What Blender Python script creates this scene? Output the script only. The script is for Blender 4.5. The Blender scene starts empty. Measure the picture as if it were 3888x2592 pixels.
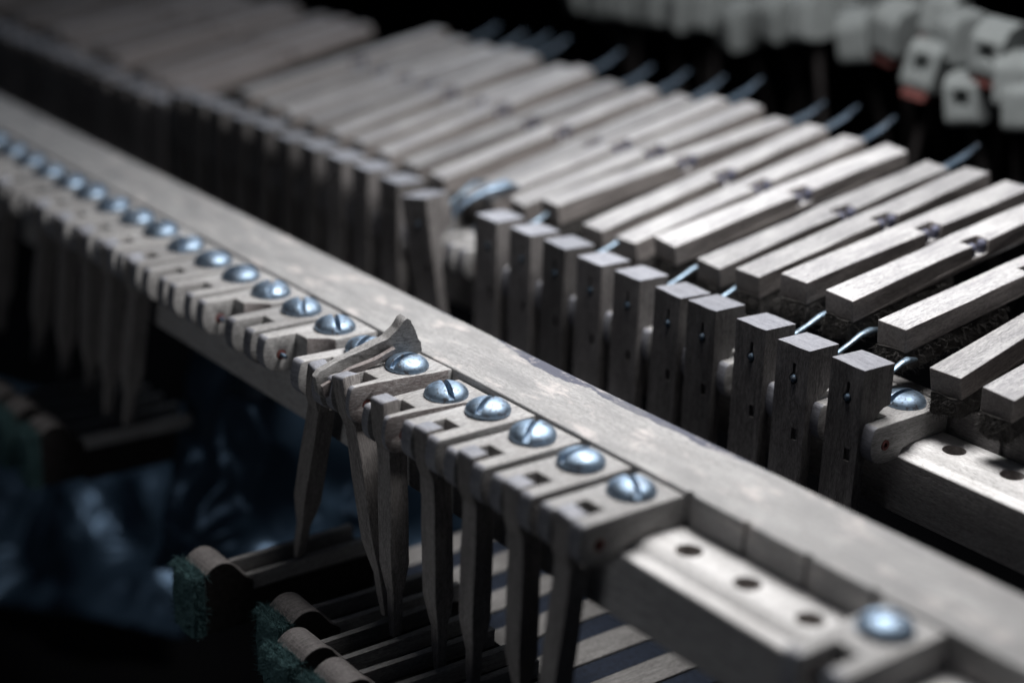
import bpy, bmesh, math, random
from mathutils import Vector, Matrix, noise
random.seed(7)
S = bpy.context.scene
COL = S.collection
R = math.radians

# ---------------------------------------------------------------- camera, world, lamps, exposure (1 unit = 1 cm)
cam_d = bpy.data.cameras.new("camera"); cam = bpy.data.objects.new("camera", cam_d); COL.objects.link(cam)
cam_d.sensor_width = 36.0; cam_d.lens = 59.77; cam_d.clip_start = 0.5; cam_d.clip_end = 900
right = Vector((0.60298804, 0.79710728, 0.03202213)); up = Vector((-0.29253783, 0.18359536, 0.93846383)); fwd = Vector((-0.74217724, 0.57525015, -0.34388984))
M = Matrix((right, up, -fwd)).transposed().to_4x4(); M.translation = Vector((19.36012, -17.59693, 12.09098))
cam.matrix_world = M
cam_d.dof.use_dof = True; cam_d.dof.focus_distance = 33.0; cam_d.dof.aperture_fstop = 0.063; cam_d.dof.aperture_blades = 8
S.camera = cam
W = bpy.data.worlds.new("World"); S.world = W; W.use_nodes = True
bg = W.node_tree.nodes["Background"]; bg.inputs[0].default_value = (0.55, 0.7, 1.0, 1); bg.inputs[1].default_value = 0.02
def lamp(name, loc, target, size, power, color, spread=180):
    d = bpy.data.lights.new(name, 'AREA'); d.shape = 'DISK'; d.size = size; d.energy = power; d.color = color; d.spread = R(spread)
    o = bpy.data.objects.new(name, d); COL.objects.link(o); o.location = loc
    o.rotation_euler = (Vector(target) - Vector(loc)).to_track_quat('-Z', 'Y').to_euler()
    return o
lamp("overhead_lamp", (-4.5, 8.0, 20), (-5, 5, 0), 13, 8700, (1.0, 0.986, 0.978), 160)
lamp("front_fill_lamp", (-5, -27, -9), (-5, -1, -2), 11, 620, (0.95, 0.97, 1.0))
lamp("added_sheen_lamp", (-55, 38, 30), (-8, 3, 0), 26, 7500, (0.78, 0.88, 1.0))  # added soft bluish lamp for sheen on the tops; no window is known
S.view_settings.view_transform = 'Standard'; S.view_settings.look = 'None'; S.view_settings.exposure = 0; S.view_settings.gamma = 1
S.render.engine = 'CYCLES'; S.cycles.use_denoising = True; S.cycles.max_bounces = 6

# ---------------------------------------------------------------- materials
def nodes(name):
    m = bpy.data.materials.new(name); m.use_nodes = True
    n = m.node_tree.nodes; return m, n, m.node_tree.links, n["Principled BSDF"]
def mixc(n, l, fac, a, b, mode='MIX'):
    x = n.new("ShaderNodeMix"); x.data_type = 'RGBA'; x.blend_type = mode
    for s, v in ((x.inputs[0], fac), (x.inputs[6], a), (x.inputs[7], b)):
        if hasattr(v, 'node'): l.new(v, s)
        else: s.default_value = v if not isinstance(v, tuple) else (*v, 1)
    return x.outputs[2]
def ramp(n, l, src, p0, p1, c0=0.0, c1=1.0):
    r = n.new("ShaderNodeMapRange"); l.new(src, r.inputs[0]); r.inputs[1].default_value = p0; r.inputs[2].default_value = p1
    r.inputs[3].default_value = c0; r.inputs[4].default_value = c1; return r.outputs[0]
def noise_tex(n, l, vec, scale, detail=5, rough=.6):
    t = n.new("ShaderNodeTexNoise"); t.inputs['Scale'].default_value = scale; t.inputs['Detail'].default_value = detail; t.inputs['Roughness'].default_value = rough
    l.new(vec, t.inputs['Vector']); return t.outputs[0]
def mapping(n, l, vec, scale):
    m = n.new("ShaderNodeMapping"); m.inputs['Scale'].default_value = scale; l.new(vec, m.inputs[0]); return m.outputs[0]
def local_coords(n, l):
    tc = n.new("ShaderNodeTexCoord"); oi = n.new("ShaderNodeObjectInfo"); ml = n.new("ShaderNodeVectorMath"); ml.operation = 'SCALE'
    cx = n.new("ShaderNodeCombineXYZ")
    for i in range(3): l.new(oi.outputs['Random'], cx.inputs[i])
    l.new(cx.outputs[0], ml.inputs[0]); ml.inputs['Scale'].default_value = 57.0
    ad = n.new("ShaderNodeVectorMath"); l.new(tc.outputs['Object'], ad.inputs[0]); l.new(ml.outputs[0], ad.inputs[1])
    return tc.outputs['Object'], ad.outputs[0], oi.outputs['Random']
def wood(name, axis, base, stain, pale, rough=.62, bump=.6, vary=.22, blotch=.5):
    m, n, l, p = nodes(name)
    obj, vec, rnd = local_coords(n, l)
    sc = [1.0, 1.0, 1.0]; sc['xyz'.index(axis)] = .09
    gv = mapping(n, l, vec, sc)
    grain = noise_tex(n, l, gv, 14, 7, .72)
    fine = noise_tex(n, l, mapping(n, l, vec, [x if x == 1 else .2 for x in sc]), 46, 4, .75)
    blot = noise_tex(n, l, mapping(n, l, vec, [x if x == 1 else .35 for x in sc]), 1.7, 5, .6)
    c = mixc(n, l, ramp(n, l, grain, .38, .66), stain, base)
    c = mixc(n, l, ramp(n, l, fine, .5, .66, 0, .7), c, pale)
    c = mixc(n, l, ramp(n, l, fine, .47, .34, 0, .75), c, tuple(v * .42 for v in stain))
    speck = noise_tex(n, l, mapping(n, l, vec, [x if x == 1 else .45 for x in sc]), 75, 2, .7)
    c = mixc(n, l, ramp(n, l, speck, .64, .72, 0, .6), c, tuple(v * .3 for v in stain))
    c = mixc(n, l, ramp(n, l, blot, .5, .74, 0, blotch), c, stain)
    c = mixc(n, l, ramp(n, l, blot, .47, .3, 0, blotch * .6), c, pale)
    v = n.new("ShaderNodeHueSaturation"); l.new(c, v.inputs['Color']); l.new(ramp(n, l, rnd, 0, 1, 1 - vary, 1 + vary * .6), v.inputs['Value'])
    l.new(v.outputs[0], p.inputs['Base Color'])
    l.new(ramp(n, l, grain, .3, .7, rough + .1, rough - .1), p.inputs['Roughness'])
    p.inputs['Specular IOR Level'].default_value = .38
    hs = n.new("ShaderNodeMath"); hs.operation = 'ADD'; l.new(grain, hs.inputs[0]); l.new(fine, hs.inputs[1])
    b = n.new("ShaderNodeBump"); b.inputs['Strength'].default_value = bump; b.inputs['Distance'].default_value = .02
    l.new(hs.outputs[0], b.inputs['Height']); l.new(b.outputs[0], p.inputs['Normal'])
    return m
GREY = (.385, .377, .37); STAIN = (.235, .226, .223); PALE = (.52, .512, .505)
WY = wood("weathered_wood_across", 'y', GREY, STAIN, PALE)
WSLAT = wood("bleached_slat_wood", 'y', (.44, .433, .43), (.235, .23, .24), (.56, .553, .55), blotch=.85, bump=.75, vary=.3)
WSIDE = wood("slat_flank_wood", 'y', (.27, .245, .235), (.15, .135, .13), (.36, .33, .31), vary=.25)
WZ = wood("dusty_stick_wood", 'z', (.27, .25, .24), (.15, .138, .135), (.38, .36, .34), bump=.5)
WPOST = wood("dark_post_wood", 'z', (.19, .179, .175), (.085, .078, .077), (.31, .295, .288), bump=.9, vary=.38, blotch=.8)
WDARK = wood("dark_lever_wood", 'y', (.20, .185, .18), (.11, .10, .10), (.30, .28, .27))
FRESH = wood("clean_pale_wood", 'x', (.66, .65, .645), (.48, .468, .46), (.78, .77, .765), vary=.05, blotch=.7, rough=.85, bump=.45)
FRONT = wood("grey_rail_face", 'x', (.38, .372, .368), (.26, .25, .248), (.48, .47, .465), bump=.6)
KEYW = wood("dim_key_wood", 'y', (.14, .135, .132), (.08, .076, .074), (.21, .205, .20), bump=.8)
FACE = wood("shaded_rail_face", 'x', (.17, .163, .16), (.10, .094, .092), (.23, .222, .218), bump=.8)  # rear rail front: shade put into a darker wood colour
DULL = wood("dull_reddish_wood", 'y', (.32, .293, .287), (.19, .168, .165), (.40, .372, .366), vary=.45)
DULLSIDE = wood("dull_shaded_flank", 'y', (.08, .07, .068), (.04, .035, .034), (.12, .11, .105))  # far slat flanks: shaded side painted as a darker copy of the wood
ENDG = wood("smooth_end_grain", 'x', (.25, .253, .278), (.17, .172, .195), (.33, .333, .36), rough=.5, bump=.2)
REDW = wood("split_reddish_wood", 'y', (.30, .278, .272), (.18, .145, .14), (.44, .425, .415), bump=1.0)
def rail_material():
    m = wood("rail_top_wood", 'x', (.345, .34, .335), (.25, .244, .242), (.44, .433, .427), vary=.02, blotch=1.0, bump=.8)
    n = m.node_tree.nodes; l = m.node_tree.links; p = n["Principled BSDF"]
    src = p.inputs['Base Color'].links[0].from_socket
    tc = n.new("ShaderNodeTexCoord"); sx = n.new("ShaderNodeSeparateXYZ"); l.new(tc.outputs['Object'], sx.inputs[0])
    w = noise_tex(n, l, mapping(n, l, tc.outputs['Object'], (.32, .6, .6)), 1.5, 6, .6)
    # old dark varnish left along the back edge, torn off irregularly
    a = n.new("ShaderNodeMath"); a.operation = 'MULTIPLY_ADD'; l.new(w, a.inputs[0]); a.inputs[1].default_value = .75; l.new(sx.outputs[1], a.inputs[2])
    xm = n.new("ShaderNodeMath"); xm.operation = 'SUBTRACT'; l.new(sx.outputs[0], xm.inputs[0]); xm.inputs[1].default_value = -3.0
    xa = n.new("ShaderNodeMath"); xa.operation = 'ABSOLUTE'; l.new(xm.outputs[0], xa.inputs[0])
    near = ramp(n, l, xa.outputs[0], 2.5, 4.5, .27, 0)
    s = n.new("ShaderNodeMath"); s.operation = 'ADD'; l.new(a.outputs[0], s.inputs[0]); l.new(near, s.inputs[1])
    c = mixc(n, l, ramp(n, l, s.outputs[0], 2.80, 2.83), src, (.075, .078, .105))
    # pinkish scuffs
    w2 = noise_tex(n, l, mapping(n, l, tc.outputs['Object'], (.5, 1, 1)), 2.1, 6, .7)
    c = mixc(n, l, ramp(n, l, w2, .54, .64, 0, .8), c, (.50, .46, .445))
    w3 = noise_tex(n, l, mapping(n, l, tc.outputs['Object'], (.35, 1, 1)), 1.3, 7, .7)
    c = mixc(n, l, ramp(n, l, w3, .5, .62, 0, .6), c, (.20, .198, .20))
    l.new(c, p.inputs['Base Color']); return m
RAIL = rail_material()
def metal(name, col, rough, tarnish):
    m, n, l, p = nodes(name); obj, vec, rnd = local_coords(n, l)
    a = noise_tex(n, l, vec, 9, 6, .7); b = noise_tex(n, l, vec, 3.2, 3, .6)
    c = mixc(n, l, ramp(n, l, a, .53, .62, 0, .85), col, tarnish)
    l.new(c, p.inputs['Base Color']); l.new(ramp(n, l, a, .56, .66, 1.0, .55), p.inputs['Metallic'])
    l.new(ramp(n, l, b, .3, .7, rough - .1, rough + .12), p.inputs['Roughness'])
    bp = n.new("ShaderNodeBump"); bp.inputs['Strength'].default_value = .5; bp.inputs['Distance'].default_value = .02; l.new(a, bp.inputs['Height']); l.new(bp.outputs[0], p.inputs['Normal'])
    return m
STEEL = metal("blued_steel", (.27, .355, .455), .5, (.095, .08, .075))
WIRE = metal("grey_blue_wire", (.07, .1, .135), .55, (.2, .22, .25))
def plain(name, col, rough=.9, spec=.2, var=.35, scale=8):
    m, n, l, p = nodes(name); obj, vec, rnd = local_coords(n, l)
    a = noise_tex(n, l, vec, scale, 5, .7)
    c = mixc(n, l, ramp(n, l, a, .35, .65), tuple(v * (1 - var) for v in col), tuple(min(1, v * (1 + var)) for v in col))
    l.new(c, p.inputs['Base Color']); p.inputs['Roughness'].default_value = rough; p.inputs['Specular IOR Level'].default_value = spec
    return m
TEAL = plain("teal_felt", (.05, .098, .103)); BLACKFELT = plain("sooty_felt", (.05, .047, .045)); RED = plain("red_bushing_cloth", (.15, .055, .05))
WHITEFELT = plain("white_hammer_felt", (.17, .184, .184), .95, .1, .12, 2.5); NAVY = plain("navy_felt", (.007, .0105, .019), .9, .2)
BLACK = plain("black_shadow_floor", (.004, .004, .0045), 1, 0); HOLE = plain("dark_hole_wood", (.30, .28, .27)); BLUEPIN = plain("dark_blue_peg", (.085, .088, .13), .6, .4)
def plastic():
    m, n, l, p = nodes("dark_blue_plastic"); p.inputs['Base Color'].default_value = (.014, .025, .04, 1); p.inputs['Roughness'].default_value = .36
    p.inputs['Specular IOR Level'].default_value = .65; p.inputs['Specular Tint'].default_value = (.45, .68, 1, 1)
    return m
PLASTIC = plastic()

SPOON = metal('dull_bent_steel', (.2, .265, .33), .45, (.1, .1, .1))
SLOTM = plain('dark_slot', (.06, .06, .065), .8, .3)  # darker colour for the inside of the screw slots
# ---------------------------------------------------------------- mesh helpers
def finish(name, bm, mats, parent=None, smooth=False):
    me = bpy.data.meshes.new(name); bmesh.ops.recalc_face_normals(bm, faces=bm.faces); bm.to_mesh(me); bm.free()
    for m in (mats if isinstance(mats, (list, tuple)) else [mats]): me.materials.append(m)
    if smooth:
        for f in me.polygons: f.use_smooth = True
    o = bpy.data.objects.new(name, me); COL.objects.link(o)
    if parent: o.parent = parent
    return o
def box(bm, x0, x1, y0, y1, z0, z1, mat=0):
    v = [bm.verts.new((x, y, z)) for x in (x0, x1) for y in (y0, y1) for z in (z0, z1)]
    for q in ((0, 1, 3, 2), (4, 6, 7, 5), (0, 4, 5, 1), (2, 3, 7, 6), (0, 2, 6, 4), (1, 5, 7, 3)):
        bm.faces.new([v[i] for i in q]).material_index = mat
def prism(bm, prof, x0, x1, axis='x', mat=0):
    """extrude a closed (a,b) outline along an axis"""
    def P(t, a, b): return (t, a, b) if axis == 'x' else ((a, t, b) if axis == 'y' else (a, b, t))
    A = [bm.verts.new(P(x0, *q)) for q in prof]; B = [bm.verts.new(P(x1, *q)) for q in prof]; N = len(prof)
    bm.faces.new(A).material_index = mat; bm.faces.new(B).material_index = mat
    for i in range(N): bm.faces.new((A[i], A[(i + 1) % N], B[(i + 1) % N], B[i])).material_index = mat
def arc(cx, cy, r, a0, a1, n): return [(cx + r * math.cos(R(a0 + (a1 - a0) * i / n)), cy + r * math.sin(R(a0 + (a1 - a0) * i / n))) for i in range(n + 1)]
def cyl(bm, p0, p1, r0, r1=None, n=14, mat=0):
    tube(bm, [p0, p1], [r0, r0 if r1 is None else r1], n, mat)
def tube(bm, pts, rad, n=10, mat=0, flat=1.0):
    pts = [Vector(p) for p in pts]; rings = []
    for i, p in enumerate(pts):
        d = (pts[min(i + 1, len(pts) - 1)] - pts[max(i - 1, 0)]).normalized()
        a = d.cross(Vector((0, 0, 1))); a = a.normalized() if a.length > .01 else Vector((1, 0, 0)); b = a.cross(d)
        r = rad[i] if isinstance(rad, (list, tuple)) else rad
        rings.append([bm.verts.new(p + (a * math.cos(t) + b * math.sin(t) * flat) * r) for t in (2 * math.pi * k / n for k in range(n))])
    for i in range(len(rings) - 1):
        for k in range(n):
            f = bm.faces.new((rings[i][k], rings[i][(k + 1) % n], rings[i + 1][(k + 1) % n], rings[i + 1][k])); f.material_index = mat; f.smooth = True
    bm.faces.new(rings[0]).material_index = mat; bm.faces.new(rings[-1][::-1]).material_index = mat
def lathe(bm, prof, n=28, mat=0, origin=(0, 0, 0)):
    ox, oy, oz = origin; rings = []
    for r, z in prof: rings.append([bm.verts.new((ox + r * math.cos(2 * math.pi * k / n), oy + r * math.sin(2 * math.pi * k / n), oz + z)) for k in range(n)])
    for i in range(len(rings) - 1):
        for k in range(n):
            f = bm.faces.new((rings[i][k], rings[i][(k + 1) % n], rings[i + 1][(k + 1) % n], rings[i + 1][k])); f.material_index = mat; f.smooth = True
    bm.faces.new(rings[0]).material_index = mat; bm.faces.new(rings[-1]).material_index = mat
def carve(o, cutters, bevel=0.0, seg=2):
    """apply booleans (each cutter a bmesh-made object) and a bevel, keep plain mesh data"""
    for c in cutters:
        b = o.modifiers.new("cut", 'BOOLEAN'); b.operation = 'DIFFERENCE'; b.solver = 'EXACT'; b.object = c
    if bevel:
        b = o.modifiers.new("edge", 'BEVEL'); b.width = bevel; b.segments = seg; b.limit_method = 'ANGLE'; b.angle_limit = R(35)
    dg = bpy.context.evaluated_depsgraph_get(); dg.update()
    me = bpy.data.meshes.new_from_object(o.evaluated_get(dg)); me.name = o.name
    o.modifiers.clear(); o.data = me
    for c in cutters: bpy.data.objects.remove(c)
    return o
def smooth_by_angle(o, ang=38):
    me = o.data; bm = bmesh.new(); bm.from_mesh(me)
    for f in bm.faces: f.smooth = True
    for e in bm.edges: e.smooth = not (len(e.link_faces) == 2 and e.calc_face_angle(0) > R(ang))
    bm.to_mesh(me); bm.free()
def sub(o, n=1):
    bm = bmesh.new(); bm.from_mesh(o.data); bmesh.ops.triangulate(bm, faces=bm.faces); bmesh.ops.subdivide_edges(bm, edges=[e for e in bm.edges if e.calc_length() > .25], cuts=n, use_grid_fill=True); bm.to_mesh(o.data); bm.free()
def cutter(fn, mat=None):
    bm = bmesh.new(); fn(bm); return finish("cutter", bm, [mat] if mat else [WY])
def roughen(me, amt, scale, where=None):
    for v in me.vertices:
        if where and not where(v.co): continue
        d = noise.noise_vector(v.co * scale + Vector((3.1, 7.7, 1.3))); v.co += d * amt
def empty(name, loc, label, cat, group=None, rot=(0, 0, 0)):
    o = bpy.data.objects.new(name, None); COL.objects.link(o); o.empty_display_size = .2
    o.location = loc; o.rotation_euler = rot; o['label'] = label; o['category'] = cat
    if group: o['group'] = group
    return o
def copy_tree(src, loc, label, rot=None, skip=(), group=None):
    r = src.copy(); COL.objects.link(r); r.location = loc; r['label'] = label
    if rot is not None: r.rotation_euler = rot
    if group: r['group'] = group
    for ch in src.children:
        if ch.name.split('.')[0] in skip: continue
        c = ch.copy(); COL.objects.link(c); c.parent = r
        for g in ch.children:
            d = g.copy(); COL.objects.link(d); d.parent = c
    return r
def fibres(bm, n, sampler, length, width, mat=0, curl=.6):
    for _ in range(n):
        p, nrm = sampler(); d = (Vector(nrm) + Vector([random.uniform(-1, 1) for _ in range(3)]) * 1.1).normalized()
        side = d.cross(Vector([random.uniform(-1, 1) for _ in range(3)])).normalized() * width * random.uniform(.6, 1.3)
        L = length * random.uniform(.4, 1.4); q = Vector(p); prev = None
        for s in range(4):
            w = side * (1 - s / 3.6)
            a, b = bm.verts.new(q - w), bm.verts.new(q + w)
            if prev: bm.faces.new((prev[0], prev[1], b, a)).material_index = mat
            prev = (a, b); q = q + d * L / 3; d = (d + Vector([random.uniform(-1, 1) for _ in range(3)]) * curl).normalized()
ORD = ["nearest", "second", "third", "fourth", "fifth", "sixth", "seventh", "eighth", "ninth", "tenth", "eleventh", "twelfth", "thirteenth", "fourteenth", "fifteenth", "sixteenth", "seventeenth", "eighteenth", "nineteenth", "twentieth", "twenty-first", "twenty-second", "twenty-third"]

# ---------------------------------------------------------------- the setting
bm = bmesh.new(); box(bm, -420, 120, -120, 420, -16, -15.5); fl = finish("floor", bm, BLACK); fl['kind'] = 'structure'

# ---------------------------------------------------------------- rails
P = 1.35
def rail_meshes(name, loc, xs0, xs1, holes, label, top, lip, face, back=2.44):
    root = empty(name, loc, label, "rail")
    # back board with saw kerfs in its front face
    bm = bmesh.new(); prism(bm, [(.64, .02), (.66, .045), (back - .04, .045), (back, .0), (back, -2.3), (.64, -2.3)], xs0, xs1)
    o = finish("top_board", bm, top)
    cut = [cutter(lambda b, x=x: box(b, x - .07, x + .07, .5, .72, -.62, .2)) for x in holes_kerfs(holes)]
    carve(o, cut, .03); o.parent = root
    # stepped screw ridge with its row of holes
    bm = bmesh.new(); prism(bm, [(-.75, -1.93), (-.75, -.77), (-.71, -.735), (-.47, -.715), (-.38, -.62), (-.26, -.57), (.1, -.56), (.64, -.575), (.64, -1.93)], xs0, xs1)
    bm.normal_update()
    for f in bm.faces:
        c = f.calc_center_median()
        if abs(c.y + .75) < .01: f.material_index = 2
    o = finish("screw_ridge", bm, [lip, HOLE, face])
    cut = [cutter(lambda b, x=x: cyl(b, (x, .06, -.84), (x, .06, 0), .225, n=24, mat=0), HOLE) for x in holes]
    carve(o, cut, .03); smooth_by_angle(o, 33); o.parent = root
    return root
def holes_kerfs(holes): return [x - .68 for x in holes] + [holes[-1] + .68]
fr = rail_meshes("front_rail", (0, 0, 0), -62, 16, [1.49, 2.84, 4.19], "long grey wooden rail crossing the picture with a row of screwed flanges", RAIL, FRESH, FRONT)
rr = rail_meshes("rear_rail", (0, 7.5, -.25), -62, 16, [.87, 2.22, 3.57], "rear pale rail with open screw holes beside the last upright post", FACE, FRESH, FACE, .95)

# ---------------------------------------------------------------- hinge flanges
NOSE = arc(-1.50, -.10, .10, 90, 165, 4) + [(-1.635, -.25), (-1.645, -.40), (-1.625, -.54), (-1.57, -.65), (-1.48, -.73), (-1.36, -.78), (-1.2, -.805)]
FPROF = [(.62, 0)] + NOSE + [(-.80, -.80), (-.70, -.62), (-.45, -.565), (.62, -.565)]
def flange_body(variant):
    bm = bmesh.new(); prism(bm, FPROF, -.56, .56)
    for f in bm.faces:
        if f.calc_center_median().y < -1.5: f.material_index = 2
    o = finish("flange_body", bm, [WY, REDW, ENDG])
    sh = -.10 if variant == 'split' else 0
    cut = [cutter(lambda b: box(b, -.235 + sh, .235 + sh, -2, -.86, -1.2, .3)), cutter(lambda b: cyl(b, (-1, -1.22, -.42), (1, -1.22, -.42), .105, n=14)),
           cutter(lambda b: cyl(b, (0, .0, -1), (0, .0, .3), .14, n=14))]
    if variant == 'split':      # the near cheek has split away along the grain
        cut.append(cutter(lambda b: prism(b, [(.57, .58), (.42, -.3), (.30, -1.0), (.25, -2), (1.5, -2), (1.5, .58)], -1.2, .3, 'z'), REDW))
    if variant == 'open':       # the near prong is gone
        cut.append(cutter(lambda b: prism(b, [(.8, -.28), (.44, -.45), (.2, -.8), (.2, -2), (1, -2)], -1.2, .3, 'z'), REDW))
    carve(o, cut, .028); smooth_by_angle(o)
    return o
def screw_mesh():
    prof = [(.0001, -.05), (.41, -.05), (.43, 0), (.435, .045), (.42, .09), (.385, .14), (.33, .185), (.25, .225), (.16, .25), (.07, .262), (.0001, .265)]
    bm = bmesh.new(); lathe(bm, prof, 36); bmesh.ops.remove_doubles(bm, verts=bm.verts, dist=.0005)
    o = finish("screw", bm, STEEL, smooth=True)
    c = [cutter(lambda b: box(b, -.058, .058, -1, 1, .07, .6), SLOTM)]
    carve(o, c, .014)
    bm = bmesh.new(); bm.from_mesh(o.data)
    for f in bm.faces: f.smooth = f.calc_area() < .02
    bm.to_mesh(o.data); bm.free()
    return o
GF = "hinge flanges screwed along the front rail"
def make_flange(variant, label, loc, red=False):
    root = empty("hinge_flange", loc, label, "hinge flange", GF)
    b = flange_body(variant); b.parent = root
    s = screw_mesh(); s.parent = root; s.location = (-.03, -.05, .0)
    bm = bmesh.new()
    if variant != 'open': cyl(bm, (-.5, -1.22, -.42), (.24, -1.22, -.42), .045, n=10)
    else: cyl(bm, (-.5, -1.22, -.42), (-.05, -1.22, -.42), .045, n=10)
    finish("centre_pin", bm, WIRE, root)
    for sx in ((-.40,) if variant == 'open' else (-.45, .20 if variant == 'split' else .40)):
        bm = bmesh.new(); w = .10 if variant == 'split' and sx < 0 else (.17 if sx < 0 or variant == 'plain' else .075)
        ring(bm, sx - w, sx + w); finish("bushing", bm, RED, root)
    return root
def ring(bm, x0, x1, y=-1.22, z=-.42, ro=.104, ri=.05, n=14):
    V = [[bm.verts.new((x, y + r * math.cos(2 * math.pi * k / n), z + r * math.sin(2 * math.pi * k / n))) for k in range(n)] for x, r in ((x0, ri), (x0, ro), (x1, ro), (x1, ri))]
    for i in range(4):
        for k in range(n): bm.faces.new((V[i][k], V[i][(k + 1) % n], V[(i + 1) % 4][(k + 1) % n], V[(i + 1) % 4][k]))
FX = lambda k: .17 - P * k
lab = {0: "nearest whole flange in the screwed row, beside the empty screw holes", 4: "flange with its near cheek split, second one in front of the upright splinter",
       5: "flange with split reddish cheek and worn screw, just in front of the upright splinter", 6: "low flange under the upright splinter, its screw half hidden",
       7: "flange with its near prong broken off, just behind the splinter"}
proto = {}
slot = {0: 65, 1: -6, 2: 35, 3: 28, 4: 70, 5: 8, 6: 28, 7: 68, 8: 62, 9: 55, 10: -37, 11: -30, 12: 52, 13: -37, 14: -20, 15: 53, 16: -37, 17: -37, 18: -30, 19: -37, 20: -37, 21: -37}
for k in range(0, 24):
    var = {4: 'split', 5: 'split', 7: 'open', 9: 'open'}.get(k, 'plain')
    L = lab.get(k) or ("pale hinge flange, %s along the row from the empty screw holes, around a steel screw" % ORD[k] if k < 4 else
                       "hinge flange in the far run behind the splinter, %s behind it with a domed screw" % (["nearest", "second"] + ORD[2:])[k - 7])
    loc = (FX(k), random.uniform(-.02, .02), {6: -.10, 4: -.10, 5: .03}.get(k, random.uniform(-.02, .015)))
    rz = {5: R(2.5), 4: R(-.5), 6: R(1.5)}.get(k, R(random.uniform(-.7, .7))); rx = {6: R(-2), 4: R(1.2)}.get(k, 0)
    if var not in proto: proto[var] = f = make_flange(var, L, loc); f.rotation_euler = (rx, 0, rz)
    else: f = copy_tree(proto[var], loc, L, (rx, 0, rz))
    for c in f.children:
        if c.name.startswith("screw"):
            c.rotation_euler = (R(random.uniform(-3, 3)), R(random.uniform(-3, 3)), R(slot.get(k, random.uniform(0, 180)) + 0)); c.location.z = random.uniform(-.01, .03)
            if k == 6: c.location = (-.10, -.12, .05)
f = copy_tree(proto['plain'], (5.72, 0, 0), "blurred lone flange at the lower right end of the front rail", (0, 0, R(1)))
for c in f.children:
    if c.name.startswith("screw"): c.rotation_euler = (0, 0, R(-37))
f = copy_tree(proto['plain'], (7.07 + 1.35, 0, 0), "blurred flange at the right edge beyond the empty notch", (0, 0, 0))

# ---------------------------------------------------------------- splinter
bm = bmesh.new()
outl = [(-1.88, .02), (-1.75, .12), (-1.2, .28), (-.7, .40), (-.30, .53), (-.08, .72), (.02, .90), (.10, .95), (.17, .90), (.27, .72), (.37, .50), (.46, .27), (.48, .17), (.2, .06), (-.3, -.06), (-.9, -.14), (-1.3, -.33), (-1.62, -.50), (-1.80, -.32)]
prism(bm, outl, -.13, .13)
bmesh.ops.triangulate(bm, faces=bm.faces)
for _ in range(3): bmesh.ops.subdivide_edges(bm, edges=[e for e in bm.edges if e.calc_length() > .09], cuts=1); bmesh.ops.triangulate(bm, faces=bm.faces)
for v in bm.verts:
    y, z = v.co.y, v.co.z
    v.co.x = v.co.x * (.62 + .45 * max(0, min(1, y + 1.2))) + .10 * max(0, z) * (y + .4) + .05 * math.sin(y * 2.2)
    v.co += noise.noise_vector(Vector((v.co.x * 9, y * 2.2, z * 2.2))) * .022 + noise.noise_vector(v.co * 14) * .010
    if y > .25: v.co.y += .03 * noise.noise(Vector((v.co.x * 6, 0, z * 11)))
o = finish("broken_splinter", bm, [WY]); smooth_by_angle(o, 42)
o.location = (-7.13, .02, .0); o.rotation_euler = (0, R(4), R(-3)); o['label'] = "upright broken splinter of flange wood lying tilted across the screw row"; o['category'] = "wood splinter"
bm = bmesh.new(); prism(bm, [(-1.85, -.05), (-1.2, .2), (-.6, .30), (-.2, .42), (-.25, .30), (-.8, .12), (-1.4, -.22), (-1.75, -.30)], -.05, .05)
bmesh.ops.triangulate(bm, faces=bm.faces)
for _ in range(2): bmesh.ops.subdivide_edges(bm, edges=[e for e in bm.edges if e.calc_length() > .12], cuts=1); bmesh.ops.triangulate(bm, faces=bm.faces)
for v in bm.verts: v.co += noise.noise_vector(Vector((v.co.x * 8, v.co.y * 2.5, v.co.z * 2.5))) * .03
o2 = finish("loose_shard", bm, [REDW], o); smooth_by_angle(o2, 42); o2.location = (.19, .0, -.04); o2.rotation_euler = (0, 0, R(3))

# ---------------------------------------------------------------- stickers hanging from the front flanges
def sticker_mesh():
    bm = bmesh.new(); zs = [-.98, -1.3, -2.0, -2.8, -3.4, -3.75, -4.1, -4.5, -5.0]; rings = []
    for z in zs:
        t = max(0, min(1, (-z - 3.4) / .75)); t = t * t * (3 - 2 * t); h = .215 - .11 * t; d = .21 - .10 * t
        if z <= -5.0: h *= .6
        rings.append([bm.verts.new((sx * h, -1.26 + sy * d, z)) for sx, sy in ((-1, -1), (1, -1), (1, 1), (-1, 1))])
    for a, b in zip(rings, rings[1:]):
        for i in range(4): bm.faces.new((a[i], a[(i + 1) % 4], b[(i + 1) % 4], b[i]))
    bm.faces.new(rings[-1]); bm.faces.new(rings[0])
    o = finish("stick_shaft", bm, WZ); sub(o, 1)
    for v in o.data.vertices:
        if v.co.z < -.8: v.co.x += .025 * noise.noise(Vector((v.co.z * .9, v.co.y * 3, v.co.x * 3))); v.co.y += .02 * noise.noise(Vector((v.co.z * 1.1, 5, v.co.x)))
    carve(o, [], .02); return o
def sticker_head():
    bm = bmesh.new(); prof = [(-1.2, -1.0), (-1.2, .0), (-1.25, .03), (-1.50, .03)] + arc(-1.54, -.03, .06, 80, 180, 3) + [(-1.60, -.3), (-1.56, -.75), (-1.47, -1.0)]
    prism(bm, prof, -.215, .215)
    for f in bm.faces:
        if f.calc_center_median().z > -.04: f.material_index = 1
    o = finish("stick_head", bm, [WZ, ENDG]); carve(o, [], .03); smooth_by_angle(o); return o
GS = "sticks hanging from the front flanges"
stick0 = None
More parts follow.
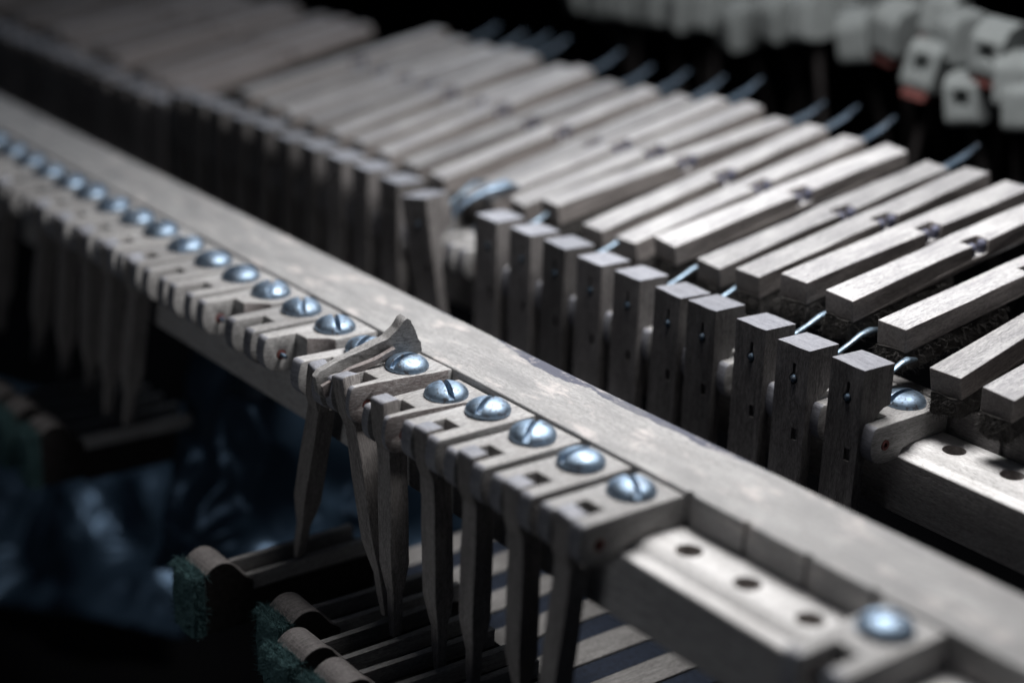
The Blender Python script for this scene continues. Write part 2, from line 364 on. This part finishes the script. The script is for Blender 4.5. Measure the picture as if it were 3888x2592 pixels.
tips = {0: (.25, -.42, -1.9, -5), 1: (-1.18, -1.35), 2: (-2.53, -2.7), 3: (-3.88, -3.75), 4: (-5.23, -5.15), 5: (-6.5, -5.75), 6: (-7.7, -9.0)}
sl = {0: "blurred hanging stick nearest the empty screw holes", 1: "second hanging stick from the empty screw holes", 2: "third hanging stick from the empty holes, with a blue-grey head", 3: "fourth hanging stick from the empty holes, dusty and straight",
      4: "straight pale hanging stick that tapers into a fork below", 5: "tilted hanging stick leaning down to the right", 6: "tilted hanging stick leaning down to the left below the splinter"}
for k in list(range(0, 7)) + [12, 13, 14, 15, 16, 18]:
    x0 = FX(k) + {6: .2, 5: -.06, 4: -.10}.get(k, 0); xb = {0: -.35, 1: -1.32, 2: -2.70, 3: -3.75, 4: -5.2, 5: -5.78, 6: -9.05}.get(k, FX(k) - 1.35 + random.uniform(-.25, .25))
    ry = math.atan2(x0 - xb, 4.6); rx = {0: 0, 5: R(3), 6: R(1)}.get(k, R(random.uniform(-1, 2)))
    L = sl.get(k) or "dim blurred stick in the far left run, %s from its right end" % ORD[min(k, 17) - 12]
    if stick0 is None:
        stick0 = r_ = empty("hanging_stick", (0, 0, 0), L, "hanging stick", GS); sm = sticker_mesh(); sm.parent = r_; sh = sticker_head(); sh.parent = r_
    else: r_ = copy_tree(stick0, (0, 0, 0), L)
    # turn about the hinge pin at local (0,-1.22,-.42)
    Mx = Matrix.Translation((x0, 0, {3: .03, 4: .08, 5: .12, 2: .05}.get(k, 0))) @ Matrix.Translation((0, -1.22, -.42)) @ Matrix.Rotation(ry, 4, 'Y') @ Matrix.Rotation(rx, 4, 'X') @ Matrix.Translation((0, 1.22, .42))
    r_.matrix_world = Mx

# ---------------------------------------------------------------- wippens (forked levers with teal felt noses)
def wippen(loc, label):
    root = empty("forked_lever", loc, label, "forked lever", "forked levers under the hanging sticks")
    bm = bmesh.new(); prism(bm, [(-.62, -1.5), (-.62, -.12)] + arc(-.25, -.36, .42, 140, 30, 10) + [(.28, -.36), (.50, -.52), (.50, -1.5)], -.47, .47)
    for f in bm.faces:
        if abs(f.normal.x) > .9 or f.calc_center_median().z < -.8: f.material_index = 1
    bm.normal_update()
    for f in bm.faces: f.material_index = 1 if abs(f.normal.x) > .9 else 0  # block sides near-black: their shade is put into the colour
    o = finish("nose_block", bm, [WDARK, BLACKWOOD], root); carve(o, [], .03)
    bm = bmesh.new(); prism(bm, [(.5, -.75), (.5, -1.6), (3.5, -1.6), (3.5, -.75)], -.46, .46); finish("lever_arm", bm, BLACKWOOD, root)
    for s in (-1, 1):
        bm = bmesh.new(); box(bm, -.075, .075, .35, 3.4, -.76, -.40); o = finish("fork_rail", bm, WY, root); sub(o, 2); roughen(o.data, .025, 4); o.location = (s * .37, 0, 0)
    bm = bmesh.new(); box(bm, -.44, .44, -.90, -.60, -1.5, -.15); bmesh.ops.subdivide_edges(bm, edges=bm.edges, cuts=5, use_grid_fill=True)
    for v in bm.verts: v.co += noise.noise_vector(v.co * 3 + Vector(loc)) * .04
    def samp():
        t = random.random()
        if t < .5: return (random.uniform(-.47, .47), random.uniform(-.94, -.6), -.15 + random.uniform(-.05, .05)), (0, -.3, 1)
        if t < .8: return (random.uniform(-.47, .47), -.91, random.uniform(-1.5, -.1)), (0, -1, .3)
        return (.45, random.uniform(-.9, -.6), random.uniform(-1.5, -.1)), (1, -.2, .2)
    fibres(bm, 1900, samp, .17, .006)
    finish("felt_pad", bm, TEAL, root)
    return root
BLACKWOOD = plain("black_and_shaded_wood", (.02, .018, .018), .9, .1)  # near-black wood; on the lever nose sides it stands in for shade
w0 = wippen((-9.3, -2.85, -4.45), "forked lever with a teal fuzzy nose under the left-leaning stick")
wl = [(-6.75, -2.3, -4.55, "teal nosed forked lever where the right-leaning stick ends"), (-5.3, -2.95, -4.45, "teal nosed forked lever under the straight pale stick"), (-3.95, -2.95, -4.45, "teal nosed forked lever, lowest but one at the bottom edge"),
      (-2.6, -2.9, -4.5, "forked lever cut by the bottom edge of the picture"), (-18.4, -2.6, -4.7, "blurred teal forked lever at the left edge, nearer one"), (-19.75, -2.7, -4.65, "blurred forked lever at the left edge, farther one"), (-21.1, -2.7, -4.7, "blurred forked lever behind two others at the left edge")]
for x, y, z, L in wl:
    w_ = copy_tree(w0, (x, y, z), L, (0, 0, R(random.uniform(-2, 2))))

# ---------------------------------------------------------------- upright posts with wires
def post_body():
    prof = [(-.42, .87), (.42, .87), (.42, .02)] + [(.42 - .54 * math.sin(R(a)), .02 - .62 * (1 - math.cos(R(a)))) for a in (20, 38, 55, 70, 83)] + [(-.15, -.9), (-.17, -6.5), (-.42, -6.5)]
    bm = bmesh.new(); prism(bm, prof, -.42, .42)
    for f in bm.faces:
        if f.calc_center_median().z > .86: f.material_index = 1
    o = finish("post_body", bm, [WPOST, ENDG])
    cut = [cutter(lambda b: cyl(b, (0.05, -1, .20), (0.05, -.26, .20), .115, n=14), BLACKWOOD), cutter(lambda b: box(b, .01, .09, -1, -.28, .2, .52), BLACKWOOD), cutter(lambda b: box(b, .12, .26, -1, -.33, -1.05, -.80), BLACKWOOD)]
    carve(o, cut, .026); sub(o, 2); roughen(o.data, .02, 1.6); roughen(o.data, .007, 7); return o
GP = "upright wooden posts along the rear rail"
def make_post(loc, label):
    root = empty("upright_post", loc, label, "wooden post", GP); b = post_body(); b.parent = root
    bm = bmesh.new(); bmesh.ops.create_uvsphere(bm, u_segments=12, v_segments=8, radius=.088); bmesh.ops.translate(bm, verts=bm.verts, vec=(.05, -.385, .20)); finish("pin", bm, WIRE, root, True)
    bm = bmesh.new(); tube(bm, [(.1, .38, .42), (.1, .8, .50), (.1, 1.15, .62), (.1, 1.45, .74), (.1, 1.75, .78), (.1, 2.1, .74)], [.06, .06, .06, .075, .095, .06], 10, flat=.7); finish("bent_wire", bm, SPOON, root, True)
    return root
postx = [-.48, -1.80, -3.02, -4.45, -5.5, -6.83, -8.1, -9.35, -10.6, -11.9]
posty = [6.24, 6.14, 6.2, 6.2, 6.2, 6.2, 6.2, 6.2, 6.2, 6.15]
p0 = make_post((postx[0], posty[0], 0), "nearest upright post with a round pin in its slot, beside the steel dome screw")
for i in range(1, 10):
    copy_tree(p0, (postx[i], posty[i], random.uniform(-.04, .04)), "square topped upright post, %s from the near end of the post row" % ORD[i], (R(random.uniform(-.8, .8)), R(random.uniform(-1, .6)), R(random.uniform(-3, 3))), skip=("bent_wire",) if i in (3, 6, 8) else ())
copy_tree(p0, (-14.0, 5.55, .15), "crooked upright post leaning left in front of the shiny clip", (R(2), R(-9), R(12)))
far = [-16.2, -17.55, -18.9, -20.25, -21.6, -22.95, -24.3, -25.6, -26.9, -28.2]
for i, x in enumerate(far):
    copy_tree(p0, (x, 6.2, random.uniform(-.05, .05)), "blurred post beyond the crooked one, %s behind it" % (["first"] + ORD[1:])[i], (0, R(random.uniform(-1, 1)), R(random.uniform(-3, 3))), skip=("bent_wire", "pin"))
for i in range(16):
    copy_tree(p0, (-29.7 - P * i, 6.2, random.uniform(-.1, .0) - .35), "dark blurred post at the left, %s past the gap" % (["first"] + ORD[1:])[i], (0, R(random.uniform(-1, 1)), R(random.uniform(-3, 3))), group="dark posts past the gap at left", skip=("bent_wire", "pin"))
for c in p0.children:
    if c.name.startswith('bent_wire'): c.scale = (1, .68, .85)
# flanges on the rear rail behind the posts
for i, x in enumerate(postx):
    f = copy_tree(proto['plain'], (x + .1, 7.55, -.25), "hinge flange with bright dome screw behind the nearest upright post" if i == 0 else "rear hinge flange behind the %s upright post, mostly hidden" % ORD[i], (0, 0, R(random.uniform(-1, 1))), group="hinge flanges on the rear rail")
    for c in f.children:
        if c.name.startswith("screw"): c.rotation_euler = (0, 0, R(-4 if i == 0 else random.uniform(0, 180)))

for i, x in enumerate([-12.9, -14.2] + far):
    copy_tree(proto['plain'], (x + .1, 7.55, -.25), "blurred rear flange behind the far posts, %s beyond the crooked post" % (["first"] + ORD[1:])[i], (0, 0, R(random.uniform(-1, 1))), group="hinge flanges on the rear rail")
# ---------------------------------------------------------------- slats
def slat_body(seed):
    rnd = random.Random(seed)
    bm = bmesh.new()
    prof = [(0, 0), (4.0, .0), (7.5, -.02), (7.5, -.42), (0, -.50)]
    prism(bm, prof, -.36, .36)
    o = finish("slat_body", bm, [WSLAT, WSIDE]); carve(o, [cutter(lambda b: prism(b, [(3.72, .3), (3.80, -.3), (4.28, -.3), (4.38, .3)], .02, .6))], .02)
    bm = bmesh.new(); bm.from_mesh(o.data); bmesh.ops.triangulate(bm, faces=bm.faces)
    bmesh.ops.subdivide_edges(bm, edges=[e for e in bm.edges if e.calc_length() > 1.0], cuts=3, use_grid_fill=True)
    for v in bm.verts: v.co += noise.noise_vector(v.co * 2.2 + Vector((seed * 9.1, 0, 0))) * .03 + noise.noise_vector(v.co * 7 + Vector((seed * 3.7, 0, 0))) * .011
    bmesh.ops.recalc_face_normals(bm, faces=bm.faces)
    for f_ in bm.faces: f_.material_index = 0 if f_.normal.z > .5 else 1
    bm.to_mesh(o.data); bm.free()
    return o
def slat_felt(seed):
    bm = bmesh.new(); box(bm, -.34, .34, -.03, 3.1, -.92, -.49); bmesh.ops.subdivide_edges(bm, edges=bm.edges, cuts=4, use_grid_fill=True)
    for v in bm.verts: v.co += noise.noise_vector(v.co * 2.4 + Vector((seed, 4, 2))) * .09
    def samp():
        if random.random() < .45: return (random.uniform(-.35, .35), -.05, random.uniform(-.95, -.5)), (0, -1, 0)
        return (.36, random.uniform(0, 3.0), random.uniform(-.95, -.5)), (1, 0, -.2)
    fibres(bm, 1100, samp, .17, .0055); return finish("felt_pad", bm, BLACKFELT)
GL = "long slats lying in a row behind the posts"
def make_slat(seed, label):
    root = empty("long_slat", (0, 0, 0), label, "wooden slat", GL)
    slat_body(seed).parent = root; slat_felt(seed).parent = root
    for s in (-1, 1):
        bm = bmesh.new(); tube(bm, [(.22, 4.05 + .17 * s, -.32), (.24, 4.06 + .17 * s, -.12), (.25, 4.07 + .17 * s, -.05), (.25, 4.07 + .17 * s, -.02)], [.105, .105, .085, .04], 10); finish("blue_peg", bm, BLUEPIN, root)
    bm = bmesh.new(); tube(bm, [(.0, 7.4, -.22), (.0, 7.9, -.18), (.03, 8.4, -.10), (.08, 8.9, .08)], [.10, .12, .11, .06], 10, flat=.45); finish("rear_wire", bm, WIRE, root, True)
    return root
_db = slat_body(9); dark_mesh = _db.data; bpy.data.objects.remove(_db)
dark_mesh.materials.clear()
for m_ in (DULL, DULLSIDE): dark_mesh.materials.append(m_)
sp = [None, None, None]
def slat(x, z, xr, zr, label, group=GL, y=7.5, yr=15.0, roll=0, skip=(), dark=False):
    i = random.randrange(3) if sp[2] else next(j for j in range(3) if sp[j] is None)
    yaw = math.atan2(-(xr - x), yr - y); pitch = math.atan2(zr - z, yr - y)
    if sp[i] is None: sp[i] = make_slat(i + 1, label); o = sp[i]; o.location = (x, y, z); o.rotation_euler = (pitch, roll, yaw)
    else: o = copy_tree(sp[i], (x, y, z), label, (pitch, roll, yaw), group=group, skip=skip)
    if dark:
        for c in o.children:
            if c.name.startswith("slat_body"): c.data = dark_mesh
    return o
near = [(1.71, .65, 1.5, 2.0), (.46, .66, .35, 2.05), (-.93, 1.2, -.95, 2.25), (-2.34, 1.41, -2.3, 2.45), (-3.6, 1.42, -3.7, 2.45), (-4.94, 1.16, -4.99, 2.45), (-6.14, 1.05, -6.1, 2.37), (-7.58, 1.18, -7.3, 2.5), (-8.9, .87, -8.6, 2.52), (-10.1, .86, -9.9, 2.5),
        (-11.75, 1.08, -11.06, 2.57), (-13.05, .78, -12.26, 2.72), (-14.35, .6, -13.5, 2.6), (-15.2, .46, -14.8, 2.5)]
nl = ["slat cut off by the right edge, dark felt under its end", "lowest whole slat with black felt fuzz hanging under its square end", "slat overhanging a bright bent wire, third from the right edge", "weathered slat with a square front end, fourth from the right edge", "weathered slat with a square front end, fifth from the right edge", "grey slat sixth from the right edge behind the row of posts", "grey slat seventh from the right edge behind the row of posts",
      "nearest of the three slats in the loose trio mid picture", "middle of the three slats in the loose trio mid picture", "farthest of the three slats in the loose trio mid picture", "nearest of the three converging slats beside the shiny clip", "middle of the three converging slats beside the shiny clip", "farthest of the three converging slats beside the shiny clip", "slat whose front end lies over the shiny clip"]
for (x, z, xr, zr), L in zip(near, nl): slat(x, z, xr + random.uniform(-.22, .22), zr + random.uniform(-.1, .1), L, roll=R(random.uniform(-4, 4)), skip=("rear_wire",) if random.random() < .25 else ())
for i in range(9):
    x = -16.55 - 1.31 * i
    slat(x, .66 + .03 * i + random.uniform(-.03, .03), x + random.uniform(-.2, .2), 2.35 + random.uniform(-.12, .12), "blurred slat of the even block beyond the clip, %s into the block" % (["first"] + ORD[1:])[i], "even block of slats beyond the clip", skip=("rear_wire",) if random.random() < .35 else (), roll=R(random.uniform(-4, 4)))
for i, off in enumerate([0, 1.3, 2.6, 4.9, 6.2, 8.6, 9.9, 11.2, 13.6, 14.9, 17.4, 18.7, 20.0]):
    x = -31.55 - off
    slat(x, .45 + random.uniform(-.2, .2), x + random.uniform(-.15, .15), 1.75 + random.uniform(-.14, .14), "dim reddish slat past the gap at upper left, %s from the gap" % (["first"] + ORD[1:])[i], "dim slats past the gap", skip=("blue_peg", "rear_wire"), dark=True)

# shiny clip
bm = bmesh.new(); tube(bm, [(0, -.3, -.5), (0, -.2, -.1), (.1, .2, .2), (.25, .7, .42), (.35, 1.2, .5), (.3, 1.55, .4)], [.10, .13, .15, .20, .22, .12], 12, flat=.5)
o = finish("metal_clip", bm, STEEL, None, True); o.location = (-14.35, 6.7, .45); o['label'] = "shiny bent metal clip at the front ends of the pale slats"; o['category'] = "metal clip"

# ---------------------------------------------------------------- hammers of white felt in the background
def make_hammer(label):
    root = empty("felt_hammer", (0, 0, 0), label, "felt hammer", "white felt hammers in the dark background")
    prof = [(-.62, -.55), (-.5, -.72), (.1, -.72), (.75, -.5), (.85, .1), (.75, .55), (.3, .72), (-.35, .66), (-.62, .35)]
    bm = bmesh.new(); prism(bm, prof, -.48, .48); o = finish("felt_head", bm, WHITEFELT, root); carve(o, [cutter(lambda b: prism(b, [(-.9, -.22), (-.9, .28), (-.2, .2), (-.2, -.2)], -.22, .22), HOLE)], .10, 3)
    bm = bmesh.new(); box(bm, -.35, .35, -.5, .4, -.95, -.70); finish("red_underfelt", bm, RED, root)
    bm = bmesh.new(); tube(bm, [(0, .3, -.6), (0, .8, -3), (0, 1.2, -7)], .12, 8); finish("shank", bm, BLACKWOOD, root)
    return root
bm = bmesh.new(); prism(bm, [(-.62, -.55), (-.5, -.72), (.1, -.72), (.75, -.5), (.85, .1), (.75, .55), (.3, .72), (-.35, .66), (-.62, .35)], -.48, .48)
_h = finish("felt_head", bm, WHITEFELT); carve(_h, [], .12, 3); solid_head = _h.data; bpy.data.objects.remove(_h)
h0 = make_hammer("white felt hammer at the right edge, topmost of the cluster")
hp = [(-8.6, 20, 4.3), (-7.9, 20, 3.5), (-9.3, 20, 2.75), (-10.75, 20, 3.35), (-7.5, 20, 2.95), (-10.2, 20.5, 4.2), (-12.2, 20.2, 4.15), (-11.2, 20.9, 4.7), (-13.5, 20.1, 3.75), (-13.2, 21, 4.9), (-15.3, 20, 3.65), (-14.8, 21, 4.5), (-16.6, 20, 3.5), (-16.3, 21, 4.3), (-18.2, 20, 3.0), (-17.9, 21, 4.0), (-19.4, 20, 3.3), (-20.6, 20, 3.15), (-19.3, 21, 4.0), (-21.9, 20, 3.15), (-23.2, 20, 3.1), (-24.5, 20, 3.0), (-25.8, 20, 3.05)]
hl = ["white felt hammer just below the topmost one at the right edge", "low white felt hammer nearest the right edge", "white felt hammer with a dark hole, lower part of the right cluster", "white felt hammer lowest at the right edge", "tall white felt hammer left of the right cluster", "large white felt hammer above the red cloth", "white felt hammer touching the top edge above the red cloth"]
h0.location = hp[0]; h0.rotation_euler = (R(8), R(5), R(10))
for i, p_ in enumerate(hp[1:]):
    p_ = (p_[0], p_[1], p_[2] + (.45 if p_[0] < -15 else .12))
    h_ = copy_tree(h0, p_, hl[i] if i < len(hl) else "blurred white felt hammer in the top row, %s left of the red cloth" % (["first"] + ORD[1:])[i - len(hl)], (R(random.uniform(-10, 18)), R(random.uniform(-12, 12)), R(random.uniform(-25, 25))), skip=() if i in (2, 5, 6, 8) else ("red_underfelt",))
    if i not in (1, 2):
        for c in h_.children:
            if c.name.startswith("felt_head"): c.data = solid_head

# ---------------------------------------------------------------- keys under the rails, plastic film
def key(x, label, first=[None]):
    if first[0] is None:
        root = empty("key_lever", (x, 0, -6), label, "key lever", "pale key levers below the rails")
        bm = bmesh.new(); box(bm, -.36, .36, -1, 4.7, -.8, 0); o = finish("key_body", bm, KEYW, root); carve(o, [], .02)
        bm = bmesh.new(); box(bm, .37, .96, -1, 4.7, -.8, -.05); o = finish("navy_strip", bm, NAVY, root); carve(o, [], .02)
        first[0] = root; return root
    return copy_tree(first[0], (x, 0, -6), label)
for i in range(6): key(-2.65 - 1.38 * i, "pale key lever with navy felt strip below the screw holes, %s from the right" % ORD[i].replace("nearest", "first"))

def film(name, loc, size, seed, label, rot):
    bm = bmesh.new(); n = 46
    V = [[None] * (n + 1) for _ in range(n + 1)]
    for i in range(n + 1):
        for j in range(n + 1):
            u, v = i / n - .5, j / n - .5; q = Vector((u * 3.2 + seed, v * 2.2, seed))
            w = noise.noise(q * .7) * 1.6 + abs(noise.noise(q * 1.1)) * 1.3 + (.5 - abs(noise.noise(q * 2.0))) ** 2 * 1.4
            V[i][j] = bm.verts.new((u * size[0], v * size[1], w))
    for i in range(n):
        for j in range(n): bm.faces.new((V[i][j], V[i + 1][j], V[i + 1][j + 1], V[i][j + 1]))
    o = finish(name, bm, PLASTIC, None, True); m_ = o.modifiers.new("thickness", 'SOLIDIFY'); m_.thickness = .02
    o.location = loc; o.rotation_euler = rot; o['label'] = label; o['category'] = "plastic film"
    return o
film("plastic_film", (-14.5, 3.2, -6.3), (9, 6), 2.3, "crumpled dark blue plastic film below the rail", (R(65), R(0), R(35)))
film("plastic_film", (-27, 1.5, -11.5), (9, 7), 5.1, "crumpled bluish plastic film in the dark lower left corner", (R(50), R(0), R(35)))
